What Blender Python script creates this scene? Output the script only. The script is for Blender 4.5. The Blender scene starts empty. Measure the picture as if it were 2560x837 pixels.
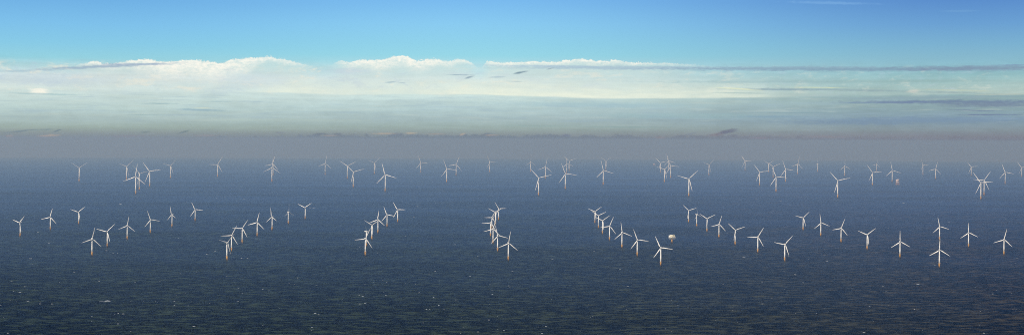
import bpy, bmesh, math, random
from mathutils import Vector, Matrix
random.seed(7)
SC = bpy.context.scene
COL = SC.collection
rad = math.radians

# ------------------------------------------------------------------ the viewpoint
RE = 6371000.0            # the earth's radius: the sea sheet really curves
EYE_H = 456.0             # metres above the sea (seen from a plane)
FPX = 4000.0              # focal length in photo pixels (2560 wide)
PITCH = math.atan((418.5 - 349.0) / FPX)
ROLL = 0.0043
F0 = Vector((0, math.cos(PITCH), -math.sin(PITCH)))
U0 = Vector((0, math.sin(PITCH), math.cos(PITCH)))
R0 = Vector((1, 0, 0))
RIGHT = (R0 * math.cos(ROLL) + U0 * math.sin(ROLL)).normalized()
UP = (U0 * math.cos(ROLL) - R0 * math.sin(ROLL)).normalized()
EYE = Vector((0, 0, EYE_H))

def ray(px, py):
    return (F0 * FPX + RIGHT * (px - 1280.0) + UP * (418.5 - py)).normalized()

def on_sea(px, py):
    """where the line of sight through a photo pixel meets the curved sea"""
    d = ray(px, py)
    c = Vector((0, 0, -RE))
    oc = EYE - c
    b = oc.dot(d); q = oc.length_squared - RE * RE
    disc = b * b - q
    t = -b - math.sqrt(max(disc, 0.0))
    return EYE + d * t, t

def azel(px, py):
    d = ray(px, py)
    return math.degrees(math.atan2(d.x, d.y)), math.degrees(math.asin(d.z))

# ------------------------------------------------------------------ materials
def srgb(r, g, b):
    f = lambda c: (c / 255 / 12.92) if c / 255 <= .04045 else ((c / 255 + .055) / 1.055) ** 2.4
    return (f(r), f(g), f(b))

def material(name, base, rough=.5, metallic=0.0, vary=0.12, scale=.3, stain=None):
    m = bpy.data.materials.new(name); m.use_nodes = True
    nt = m.node_tree; b = nt.nodes['Principled BSDF']
    tc = nt.nodes.new('ShaderNodeTexCoord')
    n = nt.nodes.new('ShaderNodeTexNoise'); n.inputs['Scale'].default_value = scale; n.inputs['Detail'].default_value = 4
    nt.links.new(tc.outputs['Object'], n.inputs['Vector'])
    mx = nt.nodes.new('ShaderNodeMix'); mx.data_type = 'RGBA'
    mx.inputs[6].default_value = (*base, 1)
    other = stain if stain else tuple(c * (1 - vary * 2) for c in base)
    mx.inputs[7].default_value = (*other, 1)
    rp = nt.nodes.new('ShaderNodeMapRange'); rp.inputs[1].default_value = .4; rp.inputs[2].default_value = .75
    nt.links.new(n.outputs['Fac'], rp.inputs[0]); nt.links.new(rp.outputs[0], mx.inputs[0])
    nt.links.new(mx.outputs[2], b.inputs['Base Color'])
    b.inputs['Roughness'].default_value = rough; b.inputs['Metallic'].default_value = metallic
    return m

M = {
    'white': material('white_turbine_paint', (.86, .85, .81), .35, vary=.04),
    'blade': material('blade_gelcoat', (.87, .86, .82), .3, vary=.03),
    'grey': material('light_grey_hub', (.72, .71, .68), .4, vary=.05),
    'orange': material('orange_marking_paint', (.68, .38, .11), .6, vary=.15, stain=(.50, .26, .07)),
    'weed': material('dark_tidal_weed', (.055, .028, .018), .8, vary=.3),
    'steel': material('galvanised_steel', (.42, .40, .36), .5, .3),
    'cream': material('cream_cladding', (.74, .68, .48), .5, vary=.08),
    'dark': material('dark_opening', (.05, .05, .045), .7),
    'redsteel': material('red_brown_jacket_steel', (.42, .27, .22), .6, vary=.15),
    'pinkish': material('weathered_pale_cladding', (.74, .60, .56), .6, vary=.12),
}

# ------------------------------------------------------------------ mesh helpers
def obj(name, bm, mat, parent=None, smooth=True):
    me = bpy.data.meshes.new(name)
    bmesh.ops.recalc_face_normals(bm, faces=bm.faces)
    bm.to_mesh(me); bm.free()
    me.materials.append(mat)
    if smooth:
        for p in me.polygons: p.use_smooth = len(p.vertices) <= 4
    o = bpy.data.objects.new(name, me); COL.objects.link(o)
    if parent: o.parent = parent
    return o

def lathe(bm, prof, n=20, axis='Z', off=(0, 0, 0)):
    rings = []
    for r, h in prof:
        ring = []
        for i in range(n):
            a = 2 * math.pi * i / n
            if axis == 'Z': v = (r * math.cos(a), r * math.sin(a), h)
            else: v = (r * math.cos(a), h, r * math.sin(a))
            ring.append(bm.verts.new((v[0] + off[0], v[1] + off[1], v[2] + off[2])))
        rings.append(ring)
    for a, b in zip(rings, rings[1:]):
        for i in range(n):
            bm.faces.new((a[i], a[(i + 1) % n], b[(i + 1) % n], b[i]))
    bm.faces.new(rings[0][::-1]); bm.faces.new(rings[-1])

def box(bm, c, s, bevel=0):
    r = bmesh.ops.create_cube(bm, size=1)
    for v in r['verts']:
        v.co = Vector((v.co.x * s[0] + c[0], v.co.y * s[1] + c[1], v.co.z * s[2] + c[2]))
    if bevel:
        es = list({e for v in r['verts'] for e in v.link_edges})
        bmesh.ops.bevel(bm, geom=es, offset=bevel, segments=2, affect='EDGES')

def bar(bm, a, b, r, n=6):
    a, b = Vector(a), Vector(b); d = (b - a)
    q = d.to_track_quat('Z', 'Y'); rings = []
    for p in (a, b):
        rings.append([bm.verts.new(p + q @ Vector((r * math.cos(2 * math.pi * i / n), r * math.sin(2 * math.pi * i / n), 0))) for i in range(n)])
    for i in range(n):
        bm.faces.new((rings[0][i], rings[0][(i + 1) % n], rings[1][(i + 1) % n], rings[1][i]))
    bm.faces.new(rings[0][::-1]); bm.faces.new(rings[1])

def thing(name, label, cat, loc, rz=0, group=None, scale=1):
    o = bpy.data.objects.new(name, None); COL.objects.link(o)
    o.location = loc; o.rotation_euler = (0, 0, rz); o.scale = (scale,) * 3
    o.empty_display_size = 5
    o['label'] = label; o['category'] = cat
    if group: o['group'] = group
    return o

# ------------------------------------------------------------------ the turbine
def blade_mesh(R, chord, root_r):
    """one blade along +Z from the hub, chord mostly across X, twisting to the tip"""
    bm = bmesh.new(); rings = []
    st = [(0, .40, 1.0), (.03, .40, 1.0), (.09, .62, .62), (.18, 1.0, .34), (.30, .93, .26), (.45, .76, .22), (.60, .60, .19), (.75, .46, .17), (.88, .33, .16), (.96, .21, .16), (1.0, .06, .2)]
    for t, c, th in st:
        z = root_r + (R - root_r) * t
        cc = chord * c; hh = cc * th
        tw = rad(16 * (1 - t) ** 1.5 + 3)
        bend = -.035 * R * t * t                       # pre-bend, away from the tower
        ring = []
        for i in range(12):
            a = 2 * math.pi * i / 12
            x = math.cos(a) * cc / 2 - (cc * .18 if t > .05 else 0); y = math.sin(a) * hh / 2 * (1 + .35 * math.cos(a))
            ring.append(bm.verts.new((x * math.cos(tw) - y * math.sin(tw), x * math.sin(tw) + y * math.cos(tw) + bend, z)))
        rings.append(ring)
    for a, b in zip(rings, rings[1:]):
        for i in range(12): bm.faces.new((a[i], a[(i + 1) % 12], b[(i + 1) % 12], b[i]))
    bm.faces.new(rings[0][::-1]); bm.faces.new(rings[-1])
    return bm

def make_turbine(H, R, base_d, top_d, chord, found):
    """rotor looks towards -Y; returns (root, blades). H hub height, found = height of the orange foot"""
    t = thing('wind_turbine', '-', 'wind turbine', (0, 0, 0))
    k = base_d / 4.6
    # foot: steel pile painted orange, its tidal band dark with weed
    bm = bmesh.new(); fr = base_d * .60
    lathe(bm, [(fr, found * .26), (fr, found * .96), (fr * .97, found)], 20)
    foot = obj('foundation', bm, M['orange'], t)
    bm = bmesh.new(); lathe(bm, [(fr * 1.02, -30 * k), (fr * 1.02, found * .18), (fr * 1.02, found * .27)], 20)
    obj('tidal_band', bm, M['weed'], foot)
    bm = bmesh.new(); pr = fr * 1.5
    lathe(bm, [(pr, found * .985), (pr, found * 1.005)], 20)
    for i in range(12):
        a = 2 * math.pi * i / 12; p = (pr * .96 * math.cos(a), pr * .96 * math.sin(a))
        bar(bm, (*p, found), (*p, found + 1.3 * k), .06 * k, 4)
        a2 = a + 2 * math.pi / 12; p2 = (pr * .96 * math.cos(a2), pr * .96 * math.sin(a2))
        bar(bm, (*p, found + 1.3 * k), (*p2, found + 1.3 * k), .05 * k, 4)
    obj('platform', bm, M['orange'], foot)
    bm = bmesh.new()
    for sx in (-.8, .8):
        bar(bm, (sx * k, -fr - .7 * k, -3), (sx * k, -fr - .7 * k, found), .16 * k, 6)
    for i in range(10):
        z = found * (.08 + .09 * i); bar(bm, (-.8 * k, -fr - .7 * k, z), (.8 * k, -fr - .7 * k, z), .07 * k, 4)
    obj('boat_ladder', bm, M['orange'], foot)
    # tower
    bm = bmesh.new(); zt = H - 1.7 * k
    lathe(bm, [(base_d / 2, found), (base_d / 2 * .97, found + (zt - found) * .33), ((base_d * .35 + top_d * .65) / 2 , found + (zt - found) * .7), (top_d / 2, zt)], 24)
    tw = obj('tower', bm, M['white'], t)
    bm = bmesh.new(); box(bm, (0, -base_d * .485, found + 1.5 * k), (1.0 * k, .25 * k, 2.2 * k), .05)
    obj('door', bm, M['grey'], tw)
    # nacelle, long behind the tower
    bm = bmesh.new(); box(bm, (0, 2.6 * k, H + .1 * k), (3.7 * k, 11.0 * k, 3.7 * k), .8 * k)
    nac = obj('nacelle', bm, M['white'], t)
    bm = bmesh.new(); box(bm, (0, 6.3 * k, H + 2.2 * k), (3.0 * k, 1.6 * k, .9 * k), .15 * k)
    bar(bm, (.8 * k, 6.8 * k, H + 2 * k), (.8 * k, 6.8 * k, H + 4.2 * k), .08 * k)
    obj('cooler', bm, M['grey'], nac)
    # spinner
    bm = bmesh.new(); y0 = -2.95 * k
    lathe(bm, [(1.75 * k, y0), (1.85 * k, y0 - 1.2 * k), (1.7 * k, y0 - 2.3 * k), (1.15 * k, y0 - 3.3 * k), (.35 * k, y0 - 3.9 * k)], 16, 'Y', (0, 0, H))
    obj('hub', bm, M['grey'], t)
    blades = []
    me0 = None
    for i in range(3):
        if me0 is None:
            b = obj('blade', blade_mesh(R, chord, 1.3 * k), M['blade'], t); me0 = b.data
        else:
            b = bpy.data.objects.new('blade', me0); COL.objects.link(b); b.parent = t
        b.location = (0, y0 - 1.4 * k, H); b.rotation_euler = (0, rad(120 * i), 0)
        blades.append(b)
    return t

def copy_tree(o, parent=None):
    c = o.copy(); COL.objects.link(c); c.parent = parent
    if o.name.startswith('blade'): NEWBLADES.append(c)
    for ch in KIDS.get(o.name, []): copy_tree(ch, c)
    return c
# ------------------------------------------------------------------ wind farm
# near rows: (base x, base y, hub height in photo pixels, blade angle, yaw) front turbine last or first as listed
NEAR = [
    (50.7, 591.1, 35.1, 47, -46, 'white turbine, a blade raised right, nearest in the short row at far left'),
    (126.0, 574.9, 32.7, 16, -18, "white turbine, a blade up at one o'clock, second in the short row at far left"),
    (196.9, 559.6, 29.9, 50, -12, 'white turbine, a blade raised right, farthest in the short row at far left'),
    (230.2, 638.9, 42.5, 12, 18, "white turbine, a blade up at one o'clock, nearest in the leftmost long near row"),
    (268.4, 617.0, 38.5, 45, -12, 'white turbine with orange foot, a blade raised right, second in the leftmost long near row'),
    (318.1, 598.3, 34.9, 9, 12, "white turbine, a blade up at one o'clock, third in the leftmost long near row"),
    (375.9, 582.3, 33.7, 100, 12, "white turbine, a blade up at eleven o'clock, fourth in the leftmost long near row"),
    (430.2, 567.2, 31.1, 110, -57, "white turbine, a blade up at eleven o'clock, fifth in the leftmost long near row"),
    (488.0, 552.4, 28.9, 95, -12, "white turbine, a blade up at eleven o'clock, farthest in the leftmost long near row"),
    (567.3, 649.7, 44.2, 45, 41, 'white turbine with orange foot, a blade raised right, nearest in the second long near row'),
    (578.8, 627.7, 40.2, 28, 18, "white turbine, a blade up at one o'clock, second in the second long near row"),
    (605.6, 607.4, 37.3, 33, 12, "white turbine, a blade up at one o'clock, third in the second long near row"),
    (643.1, 590.7, 35.4, 14, -12, "white turbine, a blade up at one o'clock, fourth in the second long near row"),
    (680.4, 574.9, 33.2, 114, -49, "white turbine, a blade up at eleven o'clock, fifth in the second long near row"),
    (720.8, 559.6, 30.1, 119, 49, 'white turbine with orange foot, one blade straight up, sixth in the second long near row'),
    (763.1, 548.1, 29.6, 56, -18, 'white turbine with orange foot, blades in a Y, farthest in the second long near row'),
    (913.4, 638.0, 42.1, 25, 18, 'turbine, nearest in the steep row left of the tangled row'),
    (915.7, 616.5, 38.4, 81, 60, 'turbine, second in the steep row left of the tangled row'),
    (929.5, 598.6, 36.7, 59, 26, 'white turbine, blades in a Y, third in the steep row left of the tangled row'),
    (944.9, 582.4, 34.1, 9, -18, 'turbine, fourth in the steep row left of the tangled row'),
    (967.7, 567.2, 31.0, 99, -18, 'turbine, fifth in the steep row left of the tangled row'),
    (994.2, 555.0, 31.2, 89, -18, 'turbine, farthest in the steep row left of the tangled row'),
    (1270.8, 650.1, 43.0, 9, 18, "white turbine, a blade up at one o'clock, nearest in the tangled central row"),
    (1243.9, 628.1, 39.8, 104, 18, "white turbine, a blade up at eleven o'clock, second in the tangled central row"),
    (1232.6, 608.6, 36.9, 16, 12, "white turbine, a blade up at one o'clock, third in the tangled central row"),
    (1226.3, 590.8, 34.4, 27, 12, "white turbine, a blade up at one o'clock, fourth in the tangled central row"),
    (1229.7, 571.7, 28.7, 30, 12, "white turbine, a blade up at one o'clock, fifth in the tangled central row"),
    (1238.5, 560.8, 30.6, 58, 12, 'white turbine with orange foot, blades in a Y, sixth in the tangled central row'),
    (1246.3, 550.1, 28.7, 88, 18, "white turbine, a blade up at eleven o'clock, farthest in the tangled central row"),
    (1651.8, 663.5, 44.8, 95, -12, 'turbine, nearest in the row just left of the near substation'),
    (1593.1, 639.4, 40.7, 98, 12, 'turbine, second in the row just left of the near substation'),
    (1554.8, 619.4, 38.9, 111, 18, 'turbine, third in the row just left of the near substation'),
    (1523.8, 600.5, 35.9, 22, 12, 'turbine, fourth in the row just left of the near substation'),
    (1506.2, 584.3, 33.3, 55, 18, 'white turbine, blades in a Y, fifth in the row just left of the near substation'),
    (1496.0, 569.9, 31.2, 63, 12, 'white turbine, blades in a Y, sixth in the row just left of the near substation'),
    (1487.4, 557.7, 29.3, 53, 12, 'white turbine, a blade raised right, farthest in the row just left of the near substation'),
    (1961.7, 652.6, 42.3, 41, 18, 'white turbine, a blade raised right, nearest in the row just right of the near substation'),
    (1894.4, 631.1, 39.1, 30, 12, 'turbine, second in the row just right of the near substation'),
    (1837.9, 611.8, 37.2, 71, 18, 'turbine, third in the row just right of the near substation'),
    (1797.3, 593.9, 33.7, 16, 18, 'turbine, fourth in the row just right of the near substation'),
    (1767.4, 579.1, 32.9, 63, 12, 'white turbine, blades in a Y, fifth in the row just right of the near substation'),
    (1741.6, 566.2, 30.1, 109, 57, 'turbine, sixth in the row just right of the near substation'),
    (1721.4, 555.9, 30.1, 72, 18, 'turbine, farthest in the row just right of the near substation'),
    (2348.2, 667.3, 43.2, 1, 12, 'white turbine with orange foot, one blade straight up, nearest in the rightmost long near row'),
    (2249.8, 643.6, 40.0, 118, 12, 'white turbine with orange foot, one blade straight up, second in the rightmost long near row'),
    (2167.7, 623.2, 37.2, 52, 12, 'white turbine with orange foot, a blade raised right, third in the rightmost long near row'),
    (2102.5, 605.3, 35.5, 20, 18, "white turbine, a blade up at one o'clock, fourth in the rightmost long near row"),
    (2051.8, 589.9, 33.5, 111, 18, "white turbine, a blade up at eleven o'clock, fifth in the rightmost long near row"),
    (2007.7, 575.2, 31.2, 45, 18, 'white turbine with orange foot, a blade raised right, farthest in the rightmost long near row'),
    (2509.7, 636.6, 38.5, 13, 12, "white turbine, a blade up at one o'clock, nearest in the short row at right edge"),
    (2421.1, 617.2, 36.3, 116, 12, 'white turbine, one blade straight up, second in the short row at right edge'),
    (2348.8, 599.6, 34.0, 107, 12, "white turbine, a blade up at eleven o'clock, farthest in the short row at right edge"),
]
FAR = [
    (197.9, 453.9, 34.7, 59, 26, 'pale turbine with blades in a Y standing alone, leftmost of the far field'),
    (316.3, 449.6, 33.7, 49, 26, 'hazy far turbine just left of and behind the left far cluster'),
    (339.3, 485.4, 44.2, 9, -12, 'lowest turbine of the left far cluster, yellow foot, a blade nearly upright'),
    (348.3, 475.4, 41.6, 77, 32, 'middle turbine of the left far cluster, behind the one with yellow foot'),
    (374.5, 466.8, 39.0, 83, -18, 'rightmost turbine of the left far cluster, one blade level to the right'),
    (426.2, 446.0, 32.0, 44, 26, 'lone hazy turbine right of the left far cluster, a blade raised right'),
    (544.2, 442.4, 31.2, 31, 12, 'lone far turbine with one blade level left, between left cluster and overlapping pair'),
    (679.9, 454.5, 35.8, 5, 18, 'front turbine of the overlapping far pair, its orange foot showing lower'),
    (682.9, 438.8, 29.4, 16, -26, 'hazier back turbine of the overlapping far pair, shorter and higher on the water'),
    (812.9, 437.3, 28.7, 10, 18, 'slim lone far turbine, one blade nearly upright, right of the overlapping pair'),
    (868.3, 447.4, 32.5, 63, 12, 'far turbine in a clean Y, touching blades with the one to its right'),
    (883.3, 468.9, 39.1, 74, 12, 'far turbine with tilted Y, orange foot, right beside the clean Y turbine'),
    (935.9, 434.8, 27.9, 49, 32, 'very pale far turbine just left of the tall one with orange foot'),
    (963.2, 479.2, 42.6, 105, -18, 'tall far turbine with orange foot, one blade pointing low right, above steep near row'),
    (1051.9, 431.9, 25.8, 98, 12, 'lone pale far turbine between the tall orange footed one and the next pair'),
    (1116.7, 456.0, 34.0, 98, 18, "brighter front turbine of the far pair left of centre, blade at eleven o'clock"),
    (1140.4, 439.9, 29.1, 21, 12, "paler back turbine of the far pair left of centre, blade at one o'clock"),
    (1224.0, 430.5, 25.4, 92, 32, 'lone pale far turbine directly above the tangled central near row'),
    (1326.1, 429.5, 25.1, 2, 41, 'ghostly turbine whose tower meets a blade tip of the tall centre far turbine'),
    (1363.4, 447.1, 30.2, 10, 18, 'far turbine behind the tall centre one, its foot crossed by a blade'),
    (1346.3, 489.2, 44.7, 77, 12, 'tall far turbine with orange foot, lowest of the centre far group'),
    (1413.2, 473.4, 39.3, 97, 12, 'bright far turbine with orange foot, right of the tall centre one, blade level right'),
    (1416.8, 433.7, 24.4, 110, 18, 'thin turbine tower half hidden directly behind the bright blade level turbine'),
    (1423.0, 428.0, 25.4, 69, 18, 'ghostly Y turbine just behind and right of the bright blade level turbine'),
    (1508.1, 462.4, 36.3, 106, 12, 'clear far turbine with a ghostly Y turbine behind its upper blade'),
    (1514.6, 425.6, 23.4, 58, 32, 'ghostly Y turbine behind the clear turbine between centre and substation'),
    (1651.4, 431.9, 24.7, 74, -18, 'pale tilted Y turbine, leftmost tower of the tangled far trio cluster'),
    (1661.0, 456.0, 32.7, 47, 26, 'lowest turbine of the tangled far cluster above the near substation'),
    (1676.7, 445.2, 30.1, 93, 12, 'turbine of the tangled far cluster with one blade level to the right'),
    (1671.9, 427.3, 25.1, 104, -26, 'ghostly topmost turbine hidden at the back of the tangled far cluster'),
    (1722.0, 491.1, 44.0, 46, 12, 'tall far turbine with orange foot, blade raised right, above the near substation'),
    (1772.2, 438.8, 27.0, 48, 37, 'lone pale turbine right of the tall orange footed one above the near substation'),
    (1862.7, 427.3, 24.4, 87, -26, 'ghostly turbine at the haze edge, left of the crowded right far cluster'),
    (1898.9, 463.9, 33.7, 82, 12, 'left turbine of the crowded right far cluster, one long blade level right'),
    (1921.2, 430.9, 21.5, 60, 26, 'shortest ghostly tower inside the crowded right far cluster, at the haze edge'),
    (1932.8, 444.5, 27.7, 65, 18, 'pale Y turbine behind the lowest one of the crowded right far cluster'),
    (1940.0, 480.0, 38.3, 95, 12, 'lowest turbine of the crowded right far cluster with orange foot'),
    (1963.6, 454.6, 31.6, 98, 18, 'right turbine of the crowded far cluster, its tower crossed by a blade tip'),
    (1994.0, 435.9, 26.1, 12, 32, 'pale turbine just right of the crowded far cluster, blade near upright'),
    (2043.9, 429.5, 20.1, 8, -73, 'ghostly edge on turbine with hardly any blades visible, alone in the haze'),
    (2111.7, 439.9, 24.8, 118, 32, 'ghostly turbine, one blade straight up, behind the tall right orange footed one'),
    (2094.1, 494.7, 43.4, 77, 12, 'tall far turbine with orange foot and wide tilted Y, left of the far substation'),
    (2180.9, 463.6, 32.4, 84, 12, 'far turbine with a blade level right, two left of the far substation'),
    (2191.3, 428.0, 17.9, 14, 26, 'tiny ghostly turbine hidden behind a level blade near the far substation'),
    (2230.3, 455.5, 29.7, 108, 12, 'far turbine standing immediately left of the far substation'),
    (2307.3, 437.2, 24.5, 91, 41, 'ghostly turbine, first to the right of the far substation'),
    (2338.7, 447.6, 25.6, 15, 12, 'pale turbine, second to the right of the far substation, blade near upright'),
    (2428.1, 439.8, 22.5, 81, -12, 'ghostly turbine just left of the crossed pair at right'),
    (2460.0, 488.3, 37.9, 34, 12, 'back turbine of the crossed right pair, orange foot, blade raised right'),
    (2452.0, 498.8, 42.2, 84, -12, 'front turbine of the crossed right pair, lowest orange foot, blade level right'),
    (2512.8, 460.3, 29.8, 100, -12, 'pale far turbine alone, right of the crossed pair'),
    (2554.2, 442.1, 23.3, 82, -26, 'ghostly turbine cut by the right edge of the view'),
]
NEAR_H, FAR_H = 65.0, 140.0
proto_near = make_turbine(NEAR_H, NEAR_H * .70, 5.1, 3.4, 3.8, 14.2)
proto_far = make_turbine(FAR_H, FAR_H * .735, 9.0, 6.0, 6.0, 24.0)
NEWBLADES = []
KIDS = {}
for _o in bpy.data.objects:
    if _o.parent: KIDS.setdefault(_o.parent.name, []).append(_o)

def place(proto, H, first, rec, group):
    x, y, hpx, ang, yaw, label = rec
    NEWBLADES.clear(); o = proto if first else copy_tree(proto)
    p, dist = on_sea(x, y)
    o.location = p
    bearing = math.atan2(p.x, p.y)
    o.rotation_euler = (0, 0, -bearing + rad(yaw))
    depth = (p - EYE).dot(F0)
    s = (hpx / FPX * depth) / H
    nominal = 1.0
    s = max(.8, min(1.25, s))
    o.scale = (s, s, s)
    o['label'] = label; o['group'] = group
    bl = NEWBLADES if not first else [c for c in KIDS[o.name] if c.name.startswith('blade')]
    for i, b in enumerate(bl):
        b.rotation_euler = (0, rad(ang + 120 * i), 0)
    return o

for i, r in enumerate(NEAR):
    place(proto_near, NEAR_H, i == 0, r, 'turbines of the near rows')
for i, r in enumerate(FAR):
    place(proto_far, FAR_H, i == 0, r, 'turbines of the far hazy field')

# ------------------------------------------------------------------ substations
def near_substation():
    p, d = on_sea(1679.8, 606.5)
    t = thing('offshore_substation', 'small cream and white platform on one orange pile, between two near turbine rows', 'substation', p, -math.atan2(p.x, p.y) + rad(12))
    bm = bmesh.new(); lathe(bm, [(3.5, 4.0), (3.5, 17.0), (3.9, 18.5)], 20); pile = obj('foundation', bm, M['orange'], t)
    bm = bmesh.new(); lathe(bm, [(3.6, -12), (3.6, 4.4)], 20); obj('tidal_band', bm, M['weed'], pile)
    bm = bmesh.new()
    for s in (-1, 1):
        bar(bm, (s * 1.0, -4.4, -2), (s * 1.0, -4.4, 17), .2)
    for i in range(12): bar(bm, (-1, -4.4, 1 + i * 1.35), (1, -4.4, 1 + i * 1.35), .09, 4)
    obj('boat_ladder', bm, M['orange'], pile)
    bm = bmesh.new(); box(bm, (0, 0, 19.4), (29, 18, 1.3), .15)
    for sx in (-9, -3, 3, 9):
        box(bm, (sx, 0, 18.3), (.6, 16, 1.0))
    dk = obj('lower_deck', bm, M['white'], t)
    bm = bmesh.new()
    for sx in (-14, 14):
        for sy in (-8.6, 8.6): bar(bm, (sx, sy, 20), (sx, sy, 24.4), .28)
    for sx in (-7, 0, 7):
        for sy in (-8.6, 8.6): bar(bm, (sx, sy, 20), (sx, sy, 24.4), .22)
    for sx in (-14, -7, 0, 7): bar(bm, (sx, -8.6, 20), (sx + 7, -8.6, 24.4), .14)
    obj('deck_frame', bm, M['steel'], t)
    bm = bmesh.new(); box(bm, (0, 2.2, 22.2), (20, 11, 4.0), .1); obj('dark_gap_block', bm, M['dark'], t)  # dark block filling the gap between lower and upper deck
    bm = bmesh.new(); box(bm, (0, 0, 25.0), (29.6, 18.4, 1.3), .15); obj('upper_deck', bm, M['white'], t)
    bm = bmesh.new(); box(bm, (-.6, .5, 30.1), (20, 14, 9.0), .1); md = obj('equipment_module', bm, M['cream'], t)
    bm = bmesh.new()
    for x, z, w, h in ((2.2, 27.6, 5.2, 2.3), (-7, 29.8, 2.2, 1.2), (-3.4, 30.4, 2.2, 1.2)):
        box(bm, (x, -6.6, z), (w, .5, h))
    obj('louvre_opening', bm, M['dark'], md)
    bm = bmesh.new(); box(bm, (-1.6, 1, 35.4), (10, 8, 1.6), .2); obj('roof_unit', bm, M['white'], md)
    bm = bmesh.new()
    for z in (26.8, 28.0):
        for a, b in (((-14.6, -9), (14.6, -9)), ((14.6, -9), (14.6, 9)), ((14.6, 9), (-14.6, 9)), ((-14.6, 9), (-14.6, -9))):
            bar(bm, (*a, z), (*b, z), .11, 4)
    for i in range(13):
        x = -14.6 + i * 29.2 / 12
        for y in (-9, 9): bar(bm, (x, y, 25.6), (x, y, 28.0), .11, 4)
    obj('railing', bm, M['white'], t)
    bm = bmesh.new(); box(bm, (-12.6, 0, 29.6), (3.6, 10, 7.8), .1); obj('transformer_cooler', bm, M['white'], t)
    bm = bmesh.new(); box(bm, (12.4, 1, 29.0), (3.6, 9, 6.6), .1); obj('container', bm, M['grey'], t)
    bm = bmesh.new(); lathe(bm, [(.8, 25.6), (.7, 35.5)], 12, 'Z', (10, -8, 0)); bar(bm, (10, -8, 35.0), (3.0, -8.5, 37.6), .4); obj('crane', bm, M['cream'], t)
    return t
near_substation()

def far_substation(px, py, w, h, label, name='offshore_platform'):
    p, d = on_sea(px, py); sc = d / FPX; W = w * sc; Hh = h * sc
    t = thing(name, label, 'substation', p, -math.atan2(p.x, p.y) + rad(20))
    hw = W / 2 * .8; zt = Hh * .42
    for sx in (-1, 1):
        for sy in (-1, 1):
            bm = bmesh.new(); bar(bm, (sx * hw, sy * hw, -12), (sx * hw * .8, sy * hw * .8, zt), W * .055, 8); obj('leg', bm, M['redsteel'], t)
    bm = bmesh.new()
    for z0, z1 in ((2, zt * .5), (zt * .5, zt * .98)):
        for (ax, ay), (bx, by) in (((-1, -1), (1, -1)), ((1, -1), (1, 1)), ((1, 1), (-1, 1)), ((-1, 1), (-1, -1))):
            for f, g in ((z0, z1), (z1, z0)):
                k0 = hw * (1 - .2 * f / zt); k1 = hw * (1 - .2 * g / zt)
                bar(bm, (ax * k0, ay * k0, f), (bx * k1, by * k1, g), W * .028, 6)
    obj('bracing', bm, M['redsteel'], t)
    bm = bmesh.new(); box(bm, (0, 0, zt + Hh * .03), (W, W * .7, Hh * .06), .3); obj('lower_deck', bm, M['pinkish'], t)
    bm = bmesh.new(); box(bm, (-W * .05, 0, zt + Hh * .22), (W * .84, W * .6, Hh * .30), .6); md = obj('equipment_module', bm, M['pinkish'], t)
    bm = bmesh.new()
    for i in range(4): box(bm, (-W * .33 + i * W * .2, -W * .302, zt + Hh * .2), (W * .1, .5, Hh * .12))
    obj('louvre_opening', bm, M['dark'], md)
    bm = bmesh.new(); box(bm, (0, 0, zt + Hh * .385), (W * .98, W * .68, Hh * .025), .2); obj('upper_deck', bm, M['pinkish'], t)
    bm = bmesh.new(); lathe(bm, [(W * .035, zt + Hh * .39), (W * .03, zt + Hh * .56)], 10, 'Z', (W * .36, 0, 0)); bar(bm, (W * .36, 0, zt + Hh * .55), (-W * .1, -W * .1, zt + Hh * .5), W * .025); obj('crane', bm, M['pinkish'], t)
    return t
far_substation(2243.6, 462.3, 8.2, 16.5, 'reddish white platform on braced legs standing alone among the far right turbines', 'offshore_substation')
far_substation(1635.6, 414.3, 5.0, 6.0, 'tiny ghostly platform in the haze, just left of the tangled far turbine cluster', 'offshore_substation')

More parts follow.
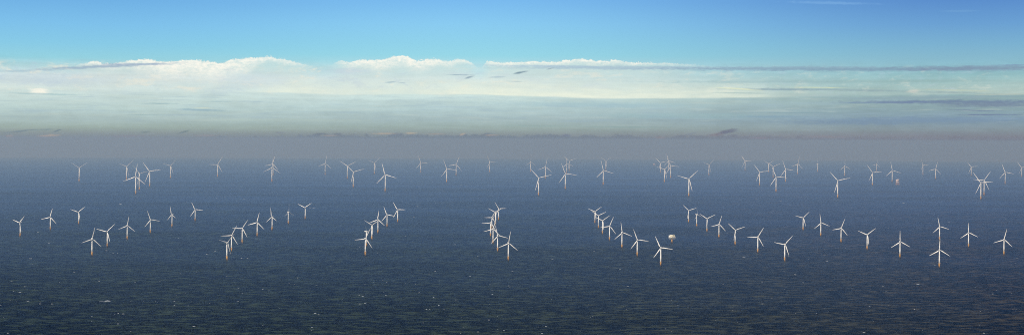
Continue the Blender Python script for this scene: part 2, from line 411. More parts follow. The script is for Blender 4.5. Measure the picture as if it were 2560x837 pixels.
# ------------------------------------------------------------------ the sea: one curved sheet
def sea():
    bm = bmesh.new(); n = 256; rs = [0]; r = 60.0
    while r < 88000: rs.append(r); r *= 1.07
    rs.append(88000.0)
    c = bm.verts.new((0, 0, 0)); prev = None
    for r in rs[1:]:
        ring = [bm.verts.new((r * math.sin(2 * math.pi * i / n), r * math.cos(2 * math.pi * i / n), math.sqrt(RE * RE - r * r) - RE)) for i in range(n)]
        for i in range(n):
            if prev is None: bm.faces.new((c, ring[(i + 1) % n], ring[i]))
            else: bm.faces.new((prev[i], prev[(i + 1) % n], ring[(i + 1) % n], ring[i]))
        prev = ring
    m = bpy.data.materials.new('sea_water'); m.use_nodes = True
    nt = m.node_tree; b = nt.nodes['Principled BSDF']; N = nt.nodes.new; L = nt.links.new
    geo = N('ShaderNodeNewGeometry')
    def noise(scale, sx, sy, detail, rough=.55, off=0.0):
        mp = N('ShaderNodeMapping'); mp.inputs['Scale'].default_value = (sx, sy, 1); mp.inputs['Rotation'].default_value = (0, 0, rad(off))
        L(geo.outputs['Position'], mp.inputs[0])
        t = N('ShaderNodeTexNoise'); t.inputs['Scale'].default_value = scale; t.inputs['Detail'].default_value = detail; t.inputs['Roughness'].default_value = rough
        L(mp.outputs[0], t.inputs['Vector']); return t.outputs['Fac']
    def mth(op, a, bb=None, cc=None):
        q = N('ShaderNodeMath'); q.operation = op
        for i, v in enumerate((a, bb, cc)):
            if v is None: continue
            if isinstance(v, (int, float)): q.inputs[i].default_value = v
            else: L(v, q.inputs[i])
        return q.outputs[0]
    swell = noise(1 / 60.0, .55, 1.0, 5, .62, 8)          # wind sea, crests across the view
    chop = noise(1 / 14.0, .8, 1.0, 4, .6, -12)
    h = mth('ADD', mth('MULTIPLY', swell, 9.0), mth('MULTIPLY', chop, 2.6))
    bp = N('ShaderNodeBump'); bp.inputs['Strength'].default_value = 1; bp.inputs['Distance'].default_value = 1
    L(h, bp.inputs['Height']); L(bp.outputs[0], b.inputs['Normal'])
    big = noise(1 / 2600.0, .6, 1.0, 4, .55, 20)          # broad patches of silt and depth
    cr = N('ShaderNodeValToRGB'); e = cr.color_ramp
    e.elements[0].position = .35; e.elements[0].color = (.0080,.0105,.0040, 1)
    e.elements[1].position = .68; e.elements[1].color = (.0110,.0160,.0085, 1)
    L(big, cr.inputs[0])
    # the base colour grows browner towards the right
    sx = N('ShaderNodeSeparateXYZ'); L(geo.outputs['Position'], sx.inputs[0])
    mr = N('ShaderNodeMapRange'); mr.inputs[1].default_value = -700; mr.inputs[2].default_value = 1700; mr.interpolation_type = 'SMOOTHSTEP'
    L(mth('ADD', sx.outputs[0], mth('MULTIPLY', sx.outputs[1], -.05)), mr.inputs[0])
    mx = N('ShaderNodeMix'); mx.data_type = 'RGBA'; L(mth('MULTIPLY', mr.outputs[0], mth('ADD', big, .15)), mx.inputs[0]); L(cr.outputs[0], mx.inputs[6]); mx.inputs[7].default_value = (.020, .011, .006, 1)
    # light and dark of small crests and troughs, painted into the base colour
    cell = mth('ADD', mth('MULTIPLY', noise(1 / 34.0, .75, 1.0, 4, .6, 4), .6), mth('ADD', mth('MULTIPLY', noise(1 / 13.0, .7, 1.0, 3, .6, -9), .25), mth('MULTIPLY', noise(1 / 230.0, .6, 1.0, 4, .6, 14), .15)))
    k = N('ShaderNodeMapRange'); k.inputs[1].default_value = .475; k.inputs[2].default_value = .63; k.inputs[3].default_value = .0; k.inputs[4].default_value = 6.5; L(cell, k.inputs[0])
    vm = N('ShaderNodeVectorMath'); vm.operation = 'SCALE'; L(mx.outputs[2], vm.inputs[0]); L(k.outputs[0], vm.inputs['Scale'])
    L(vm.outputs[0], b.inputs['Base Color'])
    # the mirror share of a rough sea climbs steeply only at very low angles (steep wave faces hide it nearer by)
    lw = N('ShaderNodeLayerWeight'); lw.inputs['Blend'].default_value = .5
    cosv = mth('SUBTRACT', 1.0, lw.outputs['Facing'])
    fres = mth('MULTIPLY', mth('POWER', 2.71828, mth('MULTIPLY', cosv, -1 / .042)), 1.0)
    wind = noise(1 / 900.0, .35, 1.0, 5, .6, 12)
    fres = mth('MULTIPLY', fres, mth('ADD', .3, mth('MULTIPLY', wind, 1.4)))
    gl = N('ShaderNodeBsdfGlossy'); gm = N('ShaderNodeMix'); gm.data_type = 'RGBA'
    L(mth('POWER', 2.71828, mth('MULTIPLY', cosv, -1 / .011)), gm.inputs[0]); gm.inputs[6].default_value = (.31,.46,.76, 1); gm.inputs[7].default_value = (.42, .44, .54, 1)
    L(gm.outputs[2], gl.inputs['Color']); gl.inputs['Roughness'].default_value = .28
    L(bp.outputs[0], gl.inputs['Normal'])
    ms = N('ShaderNodeMixShader'); L(fres, ms.inputs[0]); L(b.outputs[0], ms.inputs[1]); L(gl.outputs[0], ms.inputs[2])
    L(ms.outputs[0], nt.nodes['Material Output'].inputs['Surface'])
    b.inputs['Roughness'].default_value = .30
    b.inputs['IOR'].default_value = 1.33
    b.inputs['Specular IOR Level'].default_value = .0
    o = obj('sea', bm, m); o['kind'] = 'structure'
    for p in o.data.polygons: p.use_smooth = True
sea()

# whitecaps: low foam ridges lying on the water
def foam():
    bm = bmesh.new()
    def ridge(px, py, w, big=1.0):
        p, d = on_sea(px, py); sc = d / FPX; L_ = w * sc; yaw = -math.atan2(p.x, p.y) + rad(random.uniform(-14, 14))
        gr = math.asin(min(1, max(.02, -(p - EYE).normalized().z)))
        D_ = .9 * sc / gr * big * random.uniform(.7, 1.3)
        n = 7; top = []; fr = []; bk = []
        for i in range(n):
            u = i / (n - 1) * 2 - 1; t = (1 - u * u) ** .6
            x = u * L_ / 2; j = random.uniform(-.18, .18) * D_
            pts = [(x, j - D_ * .5 * t - .02), (x, j), (x, j + D_ * .5 * t + .02)]
            zz = [.12, .12 + .7 * t * big, .12]
            row = []
            for (a, bb), z in zip(pts, zz):
                X = a * math.cos(yaw) - bb * math.sin(yaw) + p.x; Y = a * math.sin(yaw) + bb * math.cos(yaw) + p.y
                row.append(bm.verts.new((X, Y, math.sqrt(RE * RE - X * X - Y * Y) - RE + z + (.25 if True else 0))))
            fr.append(row)
        for a, b in zip(fr, fr[1:]):
            bm.faces.new((a[0], b[0], b[1], a[1])); bm.faces.new((a[1], b[1], b[2], a[2]))
    seen = [(1152,463,4),(1072,684,6),(1088,678,5),(1175,690,5),(1039,709,4),(1048,731,4),(1097,762,5),(1066,773,5),(1231,735,4),(1272,714,5),(1225,711,3),(1140,749,4),(1084,743,5),(1222,799,6),(1260,825,5),(1195,829,7),(1152,832,3),(248,702,5),(296,783,5),(308,784,8),(295,809,7),(485,815,9),(436,762,5),(436,752,5),(338,706,4),(538,627,7),(517,635,5),(604,645,4),(619,645,5),(266,626,7),(283,632,4),(294,632,3),(75,646,5),(95,580,4),(788,783,8),(797,786,5),(744,694,4),(657,723,4),(898,737,4),(907,740,7),(900,759,10),(913,757,7),(965,738,4),(967,706,4),(1097,763,4),(1355,833,6),(1365,815,5),(1570,715,4),(1381,648,6),(1550,672,5),(1860,643,9),(2067,652,7),(1988,686,7),(2008,706,5),(1906,759,7),(1905,704,5),(2174,766,4),(2286,773,4),(2160,830,8),(2460,832,6),(2482,734,5),(2295,710,9),(2337,662,3),(2259,507,7),(301,510,8),(775,519,6),(784,520,6),(1044,516,6),(1035,543,5),(610,497,4),(122,608,6),(70,752,8),(62,716,4),(78,646,6),(50,730,8),(230,791,4),(100,759,6),(130,759,6),(20,832,6),(780,818,6)]
    for x, y, w in seen: ridge(x, y, w * .85, .75)
    ridge(269, 751.6, 15, 1.5); ridge(256, 753.5, 18, .5)
    for _ in range(420):
        y = 425 + 410 * random.random() ** .8
        ridge(random.uniform(-60, 2620), y, random.choice((2, 2, 3, 3, 4, 6)) * random.uniform(.5, 1.0), random.choice((.15, .25, .4)))
    m = material('foam', (.72, .76, .76), .9, vary=.1, scale=.2)
    o = obj('whitecaps', bm, m); o['kind'] = 'stuff'; o['label'] = 'scattered white foam crests on the dark sea'; o['category'] = 'foam'
foam()

# ------------------------------------------------------------------ broken cloud added out of frame, only to shade the near air
def add_shade_cloud():
    from mathutils import noise as mn
    bm = bmesh.new(); NX, NY = 110, 100; X0, X1, Y0, Y1 = -7600.0, 5600.0, -8200.0, 760.0; Z = 1650.0
    def dens(x, y):
        u = (x - (X0 + X1) / 2) / ((X1 - X0) / 2); v = (y - (Y0 + Y1) / 2) / ((Y1 - Y0) / 2)
        e = max(abs(u), abs(v)) ** 3
        n = mn.fractal(Vector((x / 1500, y / 1500, 4.2)), .9, 2.1, 6)
        return 1.0 - e * 1.15 + n * .75
    g = {}
    for i in range(NX + 1):
        for j in range(NY + 1):
            x = X0 + (X1 - X0) * i / NX; y = Y0 + (Y1 - Y0) * j / NY
            d = dens(x, y)
            if d > .18:
                t = (d - .18); jz = mn.fractal(Vector((x / 500, y / 500, 9.1)), .9, 2.1, 5)
                g[i, j] = (bm.verts.new((x, y, Z - 40 * min(1, t) + 25 * jz)), bm.verts.new((x, y, Z + 30 + 420 * min(1, t) ** .6 + 140 * jz)))
    cells = {(i, j) for i in range(NX) for j in range(NY) if all(k in g for k in ((i, j), (i + 1, j), (i + 1, j + 1), (i, j + 1)))}
    for i, j in cells:
        a, b, c, d = g[i, j], g[i + 1, j], g[i + 1, j + 1], g[i, j + 1]
        bm.faces.new((a[0], d[0], c[0], b[0])); bm.faces.new((a[1], b[1], c[1], d[1]))
        for (p, q), nb in (((a, b), (i, j - 1)), ((b, c), (i + 1, j)), ((c, d), (i, j + 1)), ((d, a), (i - 1, j))):
            if nb not in cells: bm.faces.new((p[0], q[0], q[1], p[1]))
    for v in [v for v in bm.verts if not v.link_faces]: bm.verts.remove(v)
    o = obj('added_shade_cloud', bm, material('shade_cloud_white', (.85, .86, .88), 1.0, vary=.03, scale=.002))
    o['kind'] = 'stuff'; o['label'] = 'added unseen cloud that shades the near air'; o['category'] = 'added_shade_cloud'
add_shade_cloud()

# ------------------------------------------------------------------ haze: one closed box of even, thin air
def haze():
    bm = bmesh.new(); top = 482.0; bot = -640.0; half = 100000.0
    box(bm, (0, 0, (top + bot) / 2), (2 * half, 2 * half, top - bot))
    m = bpy.data.materials.new('haze_air'); m.use_nodes = True
    nt = m.node_tree; nt.nodes.remove(nt.nodes['Principled BSDF'])
    v = nt.nodes.new('ShaderNodeVolumePrincipled')
    v.inputs['Color'].default_value = (0.397,0.578,0.785, 1)
    v.inputs['Density'].default_value = 5.2e-5
    v.inputs['Absorption Color'].default_value = (0.367,0.207,0.008, 1)
    v.inputs['Anisotropy'].default_value = .15
    nt.links.new(v.outputs[0], nt.nodes['Material Output'].inputs['Volume'])
    o = obj('haze', bm, m, smooth=False); o['kind'] = 'stuff'; o['label'] = 'thin blue grey haze lying over the whole sea'; o['category'] = 'haze'
haze()

# ------------------------------------------------------------------ sky and light
SUN_AZ, SUN_EL = 205, 28       # azimuth from +Y clockwise, degrees
w = bpy.data.worlds.new('World'); SC.world = w; w.use_nodes = True
nt = w.node_tree; nt.nodes.clear(); N = nt.nodes.new; L = nt.links.new
def S(v, inp):
    if isinstance(v, (int, float)): inp.default_value = v
    elif isinstance(v, tuple): inp.default_value = (*v, 1) if len(inp.default_value) == 4 else v
    else: L(v, inp)
def mth(op, a, b=None, c=None, clamp=False):
    q = N('ShaderNodeMath'); q.operation = op; q.use_clamp = clamp
    for i, v in enumerate((a, b, c)):
        if v is not None: S(v, q.inputs[i])
    return q.outputs[0]
def mix(f, a, b):
    q = N('ShaderNodeMix'); q.data_type = 'RGBA'; S(f, q.inputs[0]); S(a, q.inputs[6]); S(b, q.inputs[7]); return q.outputs[2]
def sstep(v, lo, hi, a=0.0, b=1.0):
    q = N('ShaderNodeMapRange'); q.interpolation_type = 'SMOOTHSTEP'
    for i, x in enumerate((v, lo, hi, a, b)): S(x, q.inputs[i])
    return q.outputs[0]
tc = N('ShaderNodeTexCoord'); sp = N('ShaderNodeSeparateXYZ'); L(tc.outputs['Generated'], sp.inputs[0])
AZ = mth('MULTIPLY', mth('ARCTAN2', sp.outputs[0], sp.outputs[1]), 180 / math.pi)
EL = mth('MULTIPLY', mth('ARCSINE', sp.outputs[2]), 180 / math.pi)
DP = FPX * math.pi / 180                                  # photo pixels per degree, for reading the tables below
def noise(sx, sy, detail=4, rough=.55, z=0.0, dist=0.0):
    cb = N('ShaderNodeCombineXYZ'); L(mth('MULTIPLY', AZ, sx), cb.inputs[0]); L(mth('MULTIPLY', EL, sy), cb.inputs[1]); cb.inputs[2].default_value = z
    t = N('ShaderNodeTexNoise'); t.inputs['Scale'].default_value = 1; t.inputs['Detail'].default_value = detail; t.inputs['Roughness'].default_value = rough; t.inputs['Distortion'].default_value = dist
    L(cb.outputs[0], t.inputs['Vector']); return mth('SUBTRACT', t.outputs['Fac'], .5)
def curve(pts, vals_are_el):
    """piecewise curve over azimuth given at photo x; value = elevation of photo y, or a plain factor"""
    c = N('ShaderNodeFloatCurve'); cm = c.mapping; cu = cm.curves[0]
    P = []
    for x, v in pts:
        az, el = azel(x, v if vals_are_el else 250)
        P.append(((az + 20) / 40, el / 6 if vals_are_el else v))
    P[0:0] = [(0.0, P[0][1])]; P.append((1.0, P[-1][1]))
    while len(cu.points) < len(P): cu.points.new(.5, .5)
    for q, (a, b) in zip(cu.points, P): q.location = (a, b); q.handle_type = 'AUTO_CLAMPED'
    cm.use_clip = False; cm.update()
    L(mth('DIVIDE', mth('ADD', AZ, 20), 40, clamp=True), c.inputs['Value'])
    return mth('MULTIPLY', c.outputs[0], 6) if vals_are_el else c.outputs[0]
def ramp(xcol, stops):
    r = N('ShaderNodeValToRGB'); e = r.color_ramp; e.interpolation = 'B_SPLINE' if False else 'LINEAR'
    pts = []
    for y, col in stops:
        el = azel(xcol, y)[1]; pts.append(((el + 1.0) / 7.0, srgb(*col)))
    pts.sort()
    while len(e.elements) < len(pts): e.elements.new(.5)
    for q, (p, c) in zip(e.elements, pts): q.position = p
    for q, (p, c) in zip(e.elements, pts): q.color = (*c, 1)
    L(mth('DIVIDE', mth('ADD', EL, 1.0), 7.0, clamp=True), r.inputs[0])
    return r.outputs[0]
rl = ramp(250, [(0,(113,178,230)),(60,(127,194,236)),(110,(137,204,232)),(145,(150,211,226)),(165,(178,216,222)),(190,(205,222,226)),(235,(205,225,222)),(270,(190,213,211)),(300,(173,195,195)),(318,(162,182,176)),(332,(146,160,162)),(348,(130,143,152)),(400,(124,137,150))])
rm = ramp(1150, [(0,(122,187,240)),(60,(138,204,242)),(110,(146,212,236)),(140,(153,217,233)),(165,(180,222,230)),(200,(206,228,230)),(240,(204,226,223)),(270,(184,209,211)),(300,(170,193,196)),(318,(162,183,180)),(334,(146,160,162)),(348,(132,144,153)),(400,(130,143,152))])
rr = ramp(2450, [(0,(92,143,206)),(60,(108,162,212)),(110,(124,178,210)),(150,(138,187,206)),(190,(147,190,196)),(225,(150,183,184)),(265,(142,168,174)),(300,(134,160,176)),(325,(140,156,165)),(343,(134,138,150)),(400,(136,136,148))])
a1, a2, a3 = azel(250, 250)[0], azel(1150, 250)[0], azel(2450, 250)[0]
sky = mix(sstep(AZ, a2 , a3), mix(sstep(AZ, a1, a2), rl, rm), rr)
# gentle uneven veil
streak = noise(.35, 5.0, 5, .6, 3.1)
fine = noise(1.3, 14.0, 4, .6, 7.7)
vmask = mth('MULTIPLY', sstep(EL, 3.0, 2.4), sstep(EL, 0.0, .4))
veil = mth('ADD', 1.0, mth('MULTIPLY', vmask, mth('ADD', mth('MULTIPLY', streak, .30), mth('ADD', mth('MULTIPLY', fine, .12), mth('MULTIPLY', noise(1.0, 1.8, 7, .62, 61, .8), .22)))))
q = N('ShaderNodeVectorMath'); q.operation = 'SCALE'; L(sky, q.inputs[0]); L(veil, q.inputs['Scale']); sky = q.outputs[0]

# uneven light in the cloud sheet: creamy heaps and blue grey hollows
blot = mth('ADD', noise(.75, 2.3, 7, .64, 71, .5), mth('MULTIPLY', noise(2.6, 6.0, 6, .64, 73, .6), .55))
zone = mth('MULTIPLY', sstep(EL, 1.45, 1.8), sstep(EL, 2.75, 2.4))
left = mth('ADD', .45, mth('MULTIPLY', sstep(AZ, 9.0, -4.0), .55))
zl = mth('MULTIPLY', zone, left)
sky = mix(mth('MULTIPLY', zl, sstep(blot, .02, .24, 0.0, .8)), sky, srgb(236, 234, 220))
sky = mix(mth('MULTIPLY', zl, sstep(blot, -.02, -.24, 0.0, .75)), sky, srgb(186, 208, 224))
low_b = noise(.5, 7.0, 6, .62, 79, .3)
zone2 = mth('MULTIPLY', sstep(EL, .45, .8), sstep(EL, 1.75, 1.4))
sky = mix(mth('MULTIPLY', zone2, sstep(low_b, .0, -.22, 0.0, .45)), sky, srgb(158, 184, 202))
sky = mix(mth('MULTIPLY', zone2, sstep(low_b, .03, .25, 0.0, .4)), sky, srgb(202, 214, 206))

def px2(v): return v / DP
WARP_X = mth('MULTIPLY', noise(1.1, 3.0, 3, .6, 11.0), 1.6)
WARP_Y = mth('MULTIPLY', noise(1.4, 7.0, 5, .65, 17.0), .24)
RAG = noise(4.0, 16.0, 4, .65, 23.0)
G = bpy.data.node_groups.new('cloud_streak', 'ShaderNodeTree')
for nm, ty in (('Az', 'F'), ('El', 'F'), ('WarpX', 'F'), ('WarpY', 'F'), ('Rag', 'F'), ('Sky', 'C'), ('A', 'F'), ('E', 'F'), ('HW', 'F'), ('HH', 'F'), ('Slope', 'F'), ('KX', 'F'), ('KY', 'F'), ('Alpha', 'F'), ('Col', 'C')):
    G.interface.new_socket(nm, in_out='INPUT', socket_type='NodeSocketFloat' if ty == 'F' else 'NodeSocketColor')
G.interface.new_socket('Out', in_out='OUTPUT', socket_type='NodeSocketColor')
_N, _L = N, L
gi = G.nodes.new('NodeGroupInput'); go = G.nodes.new('NodeGroupOutput')
N, L = G.nodes.new, G.links.new
g = gi.outputs
dx = mth('SUBTRACT', g['Az'], g['A']); dy = mth('SUBTRACT', g['El'], g['E'])
dy = mth('ADD', mth('SUBTRACT', dy, mth('MULTIPLY', dx, g['Slope'])), mth('MULTIPLY', g['WarpY'], g['KY']))
dx = mth('ADD', dx, mth('MULTIPLY', g['WarpX'], g['KX']))
rr_ = mth('SQRT', mth('ADD', mth('POWER', mth('ABSOLUTE', mth('DIVIDE', dx, g['HW'])), 2.0), mth('POWER', mth('ABSOLUTE', mth('DIVIDE', dy, g['HH'])), 2.0)))
rr_ = mth('ADD', rr_, mth('MULTIPLY', g['Rag'], 1.5))
L(mix(mth('MULTIPLY', sstep(rr_, 1.28, .2), g['Alpha']), g['Sky'], g['Col']), go.inputs[0])
N, L = _N, _L
def stroke(sky, x, y, hw, hh, col, alpha, slope=0.0, warp=1.0):
    """a thin cloud streak: centre, half sizes and slope in photo pixels, read as directions in the sky"""
    a, e = azel(x, y)
    q = N('ShaderNodeGroup'); q.node_tree = G
    hw, hh = px2(hw), px2(hh)
    for k, v in (('Az', AZ), ('El', EL), ('WarpX', WARP_X), ('WarpY', WARP_Y), ('Rag', RAG), ('Sky', sky), ('A', a), ('E', e), ('HW', hw), ('HH', hh), ('Slope', slope), ('KX', warp * min(1, hw * .5)), ('KY', warp * min(1, hh * 7)), ('Alpha', alpha), ('Col', srgb(*col))):
        S(v, q.inputs[k])
    return q.outputs[0]

# lower bright band: flat sunlit undersides, fading upwards
bot = curve([(560, 231), (700, 233), (880, 238), (1020, 237), (1160, 237), (1280, 240), (1560, 248), (1700, 247), (1880, 245), (2000, 243), (2300, 238), (2560, 236)], True)
inten = curve([(0, .25), (60, .3), (300, .1), (560, .1), (660, .5), (760, .75), (850, .55), (1000, .6), (1100, .75), (1300, .95), (1480, .95), (1560, .9), (1700, .75), (1880, .62), (1960, .2), (2150, .12), (2400, .25), (2560, .3)], False)
up = mth('SUBTRACT', mth('SUBTRACT', EL, bot), mth('MULTIPLY', noise(.8, 3, 4, .6, 31), .07))
band = mth('MULTIPLY', mth('MULTIPLY', sstep(up, -.02, .05), sstep(up, .85, .05)), mth('ADD', mth('MULTIPLY', noise(.9, 6.0, 5, .62, 37), 1.3), .85), clamp=True)
sky = mix(mth('MULTIPLY', band, inten), sky, srgb(238, 245, 228))

# the long bank of cumulus: a sharp puffy top edge, bright rim, melting into the veil below
top = curve([(0, 185), (120, 178), (175, 168), (215, 156), (240, 153), (262, 160), (300, 156), (330, 150), (372, 147), (400, 153), (450, 151), (480, 149), (550, 157), (575, 149), (620, 144), (665, 141), (700, 146), (745, 156), (790, 164), (830, 160), (852, 152), (870, 156), (900, 148), (940, 150), (975, 143), (1005, 139), (1022, 143), (1045, 151), (1090, 147), (1120, 152), (1150, 148), (1180, 158), (1203, 168), (1215, 153), (1280, 156), (1330, 153), (1395, 153), (1430, 149), (1450, 147), (1490, 152), (1540, 150), (1570, 154), (1630, 156), (1720, 160), (1800, 168), (1900, 176), (2560, 185)], True)
ci = curve([(0, 0), (165, 0), (200, .45), (240, .8), (400, .95), (500, 1), (600, .9), (700, .85), (760, .35), (800, .05), (840, .35), (880, .8), (1000, 1), (1100, .95), (1180, .5), (1200, .1), (1218, .85), (1300, .95), (1450, 1), (1580, .85), (1700, .45), (1780, .08), (1850, 0), (2560, 0)], False)
thick = curve([(0, .2), (300, .35), (400, .9), (560, .95), (640, .5), (760, .25), (900, .45), (1010, .6), (1100, .35), (1250, .22), (1450, .25), (1700, .15), (2560, .15)], False)
puff = mth('ADD', mth('MULTIPLY', noise(3.4, 5.0, 7, .68, 41, .5), .20), mth('MULTIPLY', mth('ABSOLUTE', noise(7.0, 9.0, 5, .6, 43, .3)), .30))
dn = mth('SUBTRACT', mth('ADD', top, puff), EL)         # degrees below the edge
rim = mth('MULTIPLY', sstep(dn, .02, .055), sstep(dn, thick, .0))
lump = mth('ADD', noise(2.4, 6.0, 6, .66, 47, .5), mth('MULTIPLY', noise(7.5, 13.0, 5, .65, 49, .3), .7))
rim = mth('MULTIPLY', rim, mth('ADD', .86, mth('MULTIPLY', lump, 2.6)), clamp=True)
body = mth('MULTIPLY', mth('MULTIPLY', sstep(dn, -.01, .06), sstep(dn, 1.3, .2)), .45)
sky = mix(mth('MULTIPLY', body, ci), sky, srgb(222, 230, 220))
sky = mix(mth('MULTIPLY', rim, ci), sky, srgb(252, 251, 240))

for st in [
    # streak along the foot of the cumulus and out to the right
    (1560, 170, 330, 5, (165, 190, 208), .7, 0), (1950, 172, 330, 6, (142, 170, 190), .85, 0), (2200, 174, 260, 5, (134, 165, 185), .8, 0), (2440, 171, 230, 7.5, (130, 150, 174), .8, 0), (2540, 163, 60, 1.6, (130, 155, 185), .7, 0),
    (1380, 166, 190, 3, (170, 195, 215), .6, -.01),
    (250, 167, 190, 4.2, (158, 182, 202), .85, .065), (340, 161, 110, 3.2, (156, 178, 202), .7, .02), (40, 178, 60, 2.5, (165, 195, 212), .5, .02),
    (130, 200, 160, 16, (196, 212, 222), .5, 0), (640, 200, 90, 22, (205, 222, 230), .45, 0), (870, 178, 60, 9, (200, 214, 228), .5, 0),
    # dark slivers
    (1303, 181, 19, 3.0, (112, 140, 158), .85, .22), (1173, 194, 13, 2.6, (135, 160, 176), .75, .3), (1150, 187.5, 36, 1.5, (150, 175, 190), .8, 0), (975, 206, 16, 2, (165, 190, 202), .7, .1), (1005, 207, 10, 1.6, (170, 192, 202), .6, 0), (1242, 193, 22, 2.4, (160, 184, 200), .6, .05), (1377, 172, 12, 2, (140, 165, 182), .7, .2),
    (1290, 204, 25, 1.6, (165, 190, 200), .6, -.04),
    (98, 228, 24, 8, (252, 250, 236), .95, 0), (110, 235, 90, 2.4, (160, 195, 202), .6, -.02),
    (505, 275, 60, 2.8, (150, 182, 196), .8, -.03), (507, 270, 26, 2, (215, 226, 205), .6, 0), (395, 259, 46, 1.8, (155, 185, 192), .75, 0), (548, 254, 34, 1.6, (160, 190, 198), .7, 0), (355, 287, 52, 2.0, (158, 186, 190), .6, 0),
    (1500, 262, 300, 8, (165, 198, 208), .55, -.01), (1700, 290, 260, 8, (150, 186, 192), .4, 0), (1120, 268, 90, 2.4, (175, 200, 212), .5, 0),
    (700, 300, 260, 5, (185, 205, 196), .35, 0), (1560, 318, 120, 2, (142, 170, 172), .6, 0), (1350, 315, 120, 2.2, (150, 178, 178), .5, 0),
    # right hand side: long blue bars and cream lines
    (1950, 224, 150, 3.0, (140, 166, 180), .75, -.008), (2100, 224, 180, 2.4, (150, 175, 182), .7, -.02), (2040, 219, 70, 1.4, (210, 222, 190), .85, -.01), (2180, 228, 90, 1.6, (142, 166, 176), .6, -.01),
    (1840, 222, 60, 2.4, (228, 236, 205), .8, -.06), (1850, 233, 80, 2.2, (165, 192, 192), .6, -.02), (2285, 228, 17, 5, (205, 210, 202), .85, 0), (2390, 226, 95, 2.2, (190, 204, 188), .8, -.03), (2370, 231, 75, 1.2, (125, 148, 162), .8, -.01), (2520, 236, 90, 2.2, (196, 204, 190), .6, .01),
    (2330, 244, 280, 5, (140, 163, 178), .5, .01), (2400, 255, 270, 5.5, (118, 138, 164), .9, 0), (2250, 256, 130, 2.6, (120, 140, 170), .9, .01), (2490, 262, 150, 7, (122, 140, 164), .8, 0), (2160, 257, 60, 1.2, (130, 155, 178), .8, 0),
    (2440, 276.5, 60, 1.4, (120, 138, 165), .9, -.02), (2475, 287, 75, 1.7, (114, 130, 162), .9, 0), (1990, 282, 110, 1.5, (135, 165, 176), .7, 0),
    (2300, 300, 330, 10, (125, 150, 178), .6, .01), (1930, 292, 110, 3.5, (135, 165, 185), .6, 0), (2120, 307, 180, 6, (125, 150, 175), .5, 0),
    (1900, 205, 300, 4, (160, 192, 198), .5, 0), (2250, 203, 300, 4, (150, 182, 182), .5, 0),
    # high wisps
    (2080, 8, 120, 4, (140, 190, 235), .35, -.03), (2400, 28, 45, 3, (125, 175, 218), .3, 0),
    ]:
    sky = stroke(sky, st[0], st[1], st[2], st[3], st[4], st[5], st[6])

# top of the haze layer: a ragged low grey bank with small lit heads
ht = curve([(0, 343), (300, 344), (640, 342), (950, 338), (1300, 338), (1700, 340), (2100, 343), (2560, 346)], True)
hb = mth('SUBTRACT', mth('ADD', ht, mth('ADD', mth('MULTIPLY', noise(1.6, 3.0, 6, .68, 53, .3), .55), mth('MULTIPLY', noise(7.0, 9.0, 4, .6, 57), .16))), EL)
sky = mix(mth('MULTIPLY', sstep(hb, -.035, .06), .9), sky, mix(sstep(AZ, a2, a3), srgb(121,134,148), srgb(128,130,143)))
for st in [(22, 342, 12, 5, (196, 174, 155), .6, 0), (120, 340, 26, 4, (200, 184, 160), .75, .05), (50, 328, 36, 2.5, (118, 138, 152), .7, .12), (110, 324, 30, 2.2, (128, 150, 158), .6, .03), (143, 327, 10, 2.4, (112, 132, 148), .8, .3),
           (320, 341, 50, 4, (148, 142, 158), .5, 0), (362, 330, 14, 3, (120, 140, 146), .6, .1), (460, 330, 18, 2.5, (112, 132, 140), .7, .3), (515, 339, 30, 3, (160, 152, 158), .5, 0),
           (800, 335, 18, 3.4, (112, 124, 140), .8, .05), (842, 335, 14, 3.2, (118, 128, 142), .75, 0), (825, 339, 20, 2.4, (178, 170, 160), .6, 0), (960, 334, 34, 2.4, (190, 178, 160), .7, .01), (1025, 333, 15, 3, (196, 184, 162), .7, 0), (1090, 335, 26, 2.2, (172, 164, 156), .6, 0), (1155, 336, 8, 3.2, (198, 182, 160), .6, .3), (1228, 338, 20, 2.4, (180, 170, 158), .6, 0), (700, 332, 14, 2.6, (130, 140, 155), .5, 0),
           (1415, 338, 14, 4.5, (122, 132, 156), .6, 0), (1650, 345, 14, 5, (160, 150, 145), .5, 0), (1730, 334, 14, 3, (136, 148, 160), .6, .2), (1800, 334, 22, 5, (168, 156, 150), .6, .25), (1815, 330, 30, 6, (116, 122, 142), .95, .22), (1785, 338, 20, 3, (130, 126, 140), .7, .0), (1900, 345, 30, 3, (150, 136, 150), .5, 0), (2065, 342, 60, 3, (150, 142, 150), .4, 0)]:
    sky = stroke(sky, *st[:7], warp=.5)

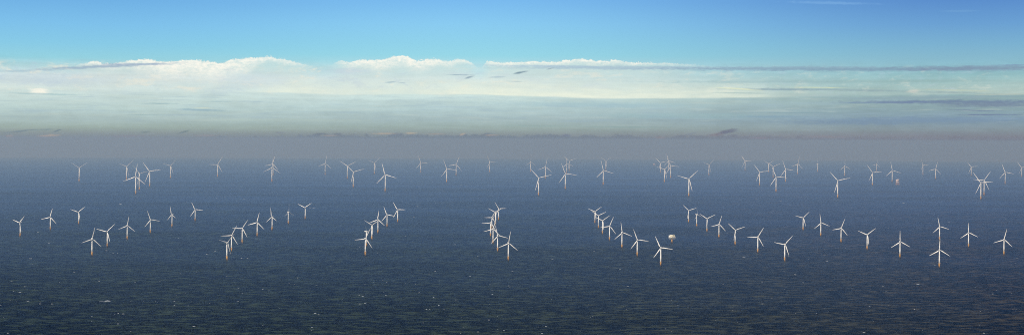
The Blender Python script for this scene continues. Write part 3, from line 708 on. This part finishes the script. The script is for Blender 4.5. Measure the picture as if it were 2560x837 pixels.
SKY_S = .1
ns = N('ShaderNodeTexSky'); ns.sky_type = 'NISHITA'; ns.sun_disc = False
ns.sun_elevation = rad(SUN_EL); ns.sun_rotation = rad(SUN_AZ); ns.altitude = EYE_H; ns.air_density = 1.0; ns.dust_density = 1.2; ns.ozone_density = 1.5
q = N('ShaderNodeVectorMath'); q.operation = 'SCALE'; L(sky, q.inputs[0]); q.inputs['Scale'].default_value = 1 / SKY_S
front = mth('MULTIPLY', sstep(mth('ABSOLUTE', AZ), 70.0, 24.0), 1.0)
low = sstep(EL, 12.0, 5.6)
mask = mth('MULTIPLY', low, mth('ADD', mth('MULTIPLY', front, .5), .5))
out = mix(mask, ns.outputs[0], q.outputs[0])
bg = N('ShaderNodeBackground'); bg.inputs['Strength'].default_value = SKY_S; L(out, bg.inputs['Color'])
wo = N('ShaderNodeOutputWorld'); L(bg.outputs[0], wo.inputs['Surface'])
w.cycles.sampling_method = 'MANUAL'; w.cycles.sample_map_resolution = 1024

sun = bpy.data.lights.new('sun', 'SUN'); sun.energy = 4.6; sun.angle = rad(.53); sun.color = (1.0, .93, .82)
so = bpy.data.objects.new('sun', sun); COL.objects.link(so)
sd = Vector((math.sin(rad(SUN_AZ)) * math.cos(rad(SUN_EL)), math.cos(rad(SUN_AZ)) * math.cos(rad(SUN_EL)), math.sin(rad(SUN_EL))))
so.rotation_euler = (-sd).to_track_quat('-Z', 'Y').to_euler(); so.location = (0, 0, 900)

# ------------------------------------------------------------------ camera
cam = bpy.data.cameras.new('camera'); co = bpy.data.objects.new('camera', cam); COL.objects.link(co)
cam.sensor_width = 36; cam.lens = 36 * FPX / 2560; cam.clip_start = 1; cam.clip_end = 400000
mt = Matrix((RIGHT, UP, -F0)).transposed().to_4x4(); mt.translation = EYE
co.matrix_world = mt
SC.camera = co
vs = SC.view_settings; vs.view_transform = 'Standard'; vs.look = 'None'; vs.exposure = 0; vs.gamma = 1; vs.use_curve_mapping = False
SC.cycles.volume_bounces = 1; SC.cycles.max_bounces = 6; SC.cycles.use_denoising = False
SC.render.film_transparent = False
SC.cycles.filter_width = 1.0
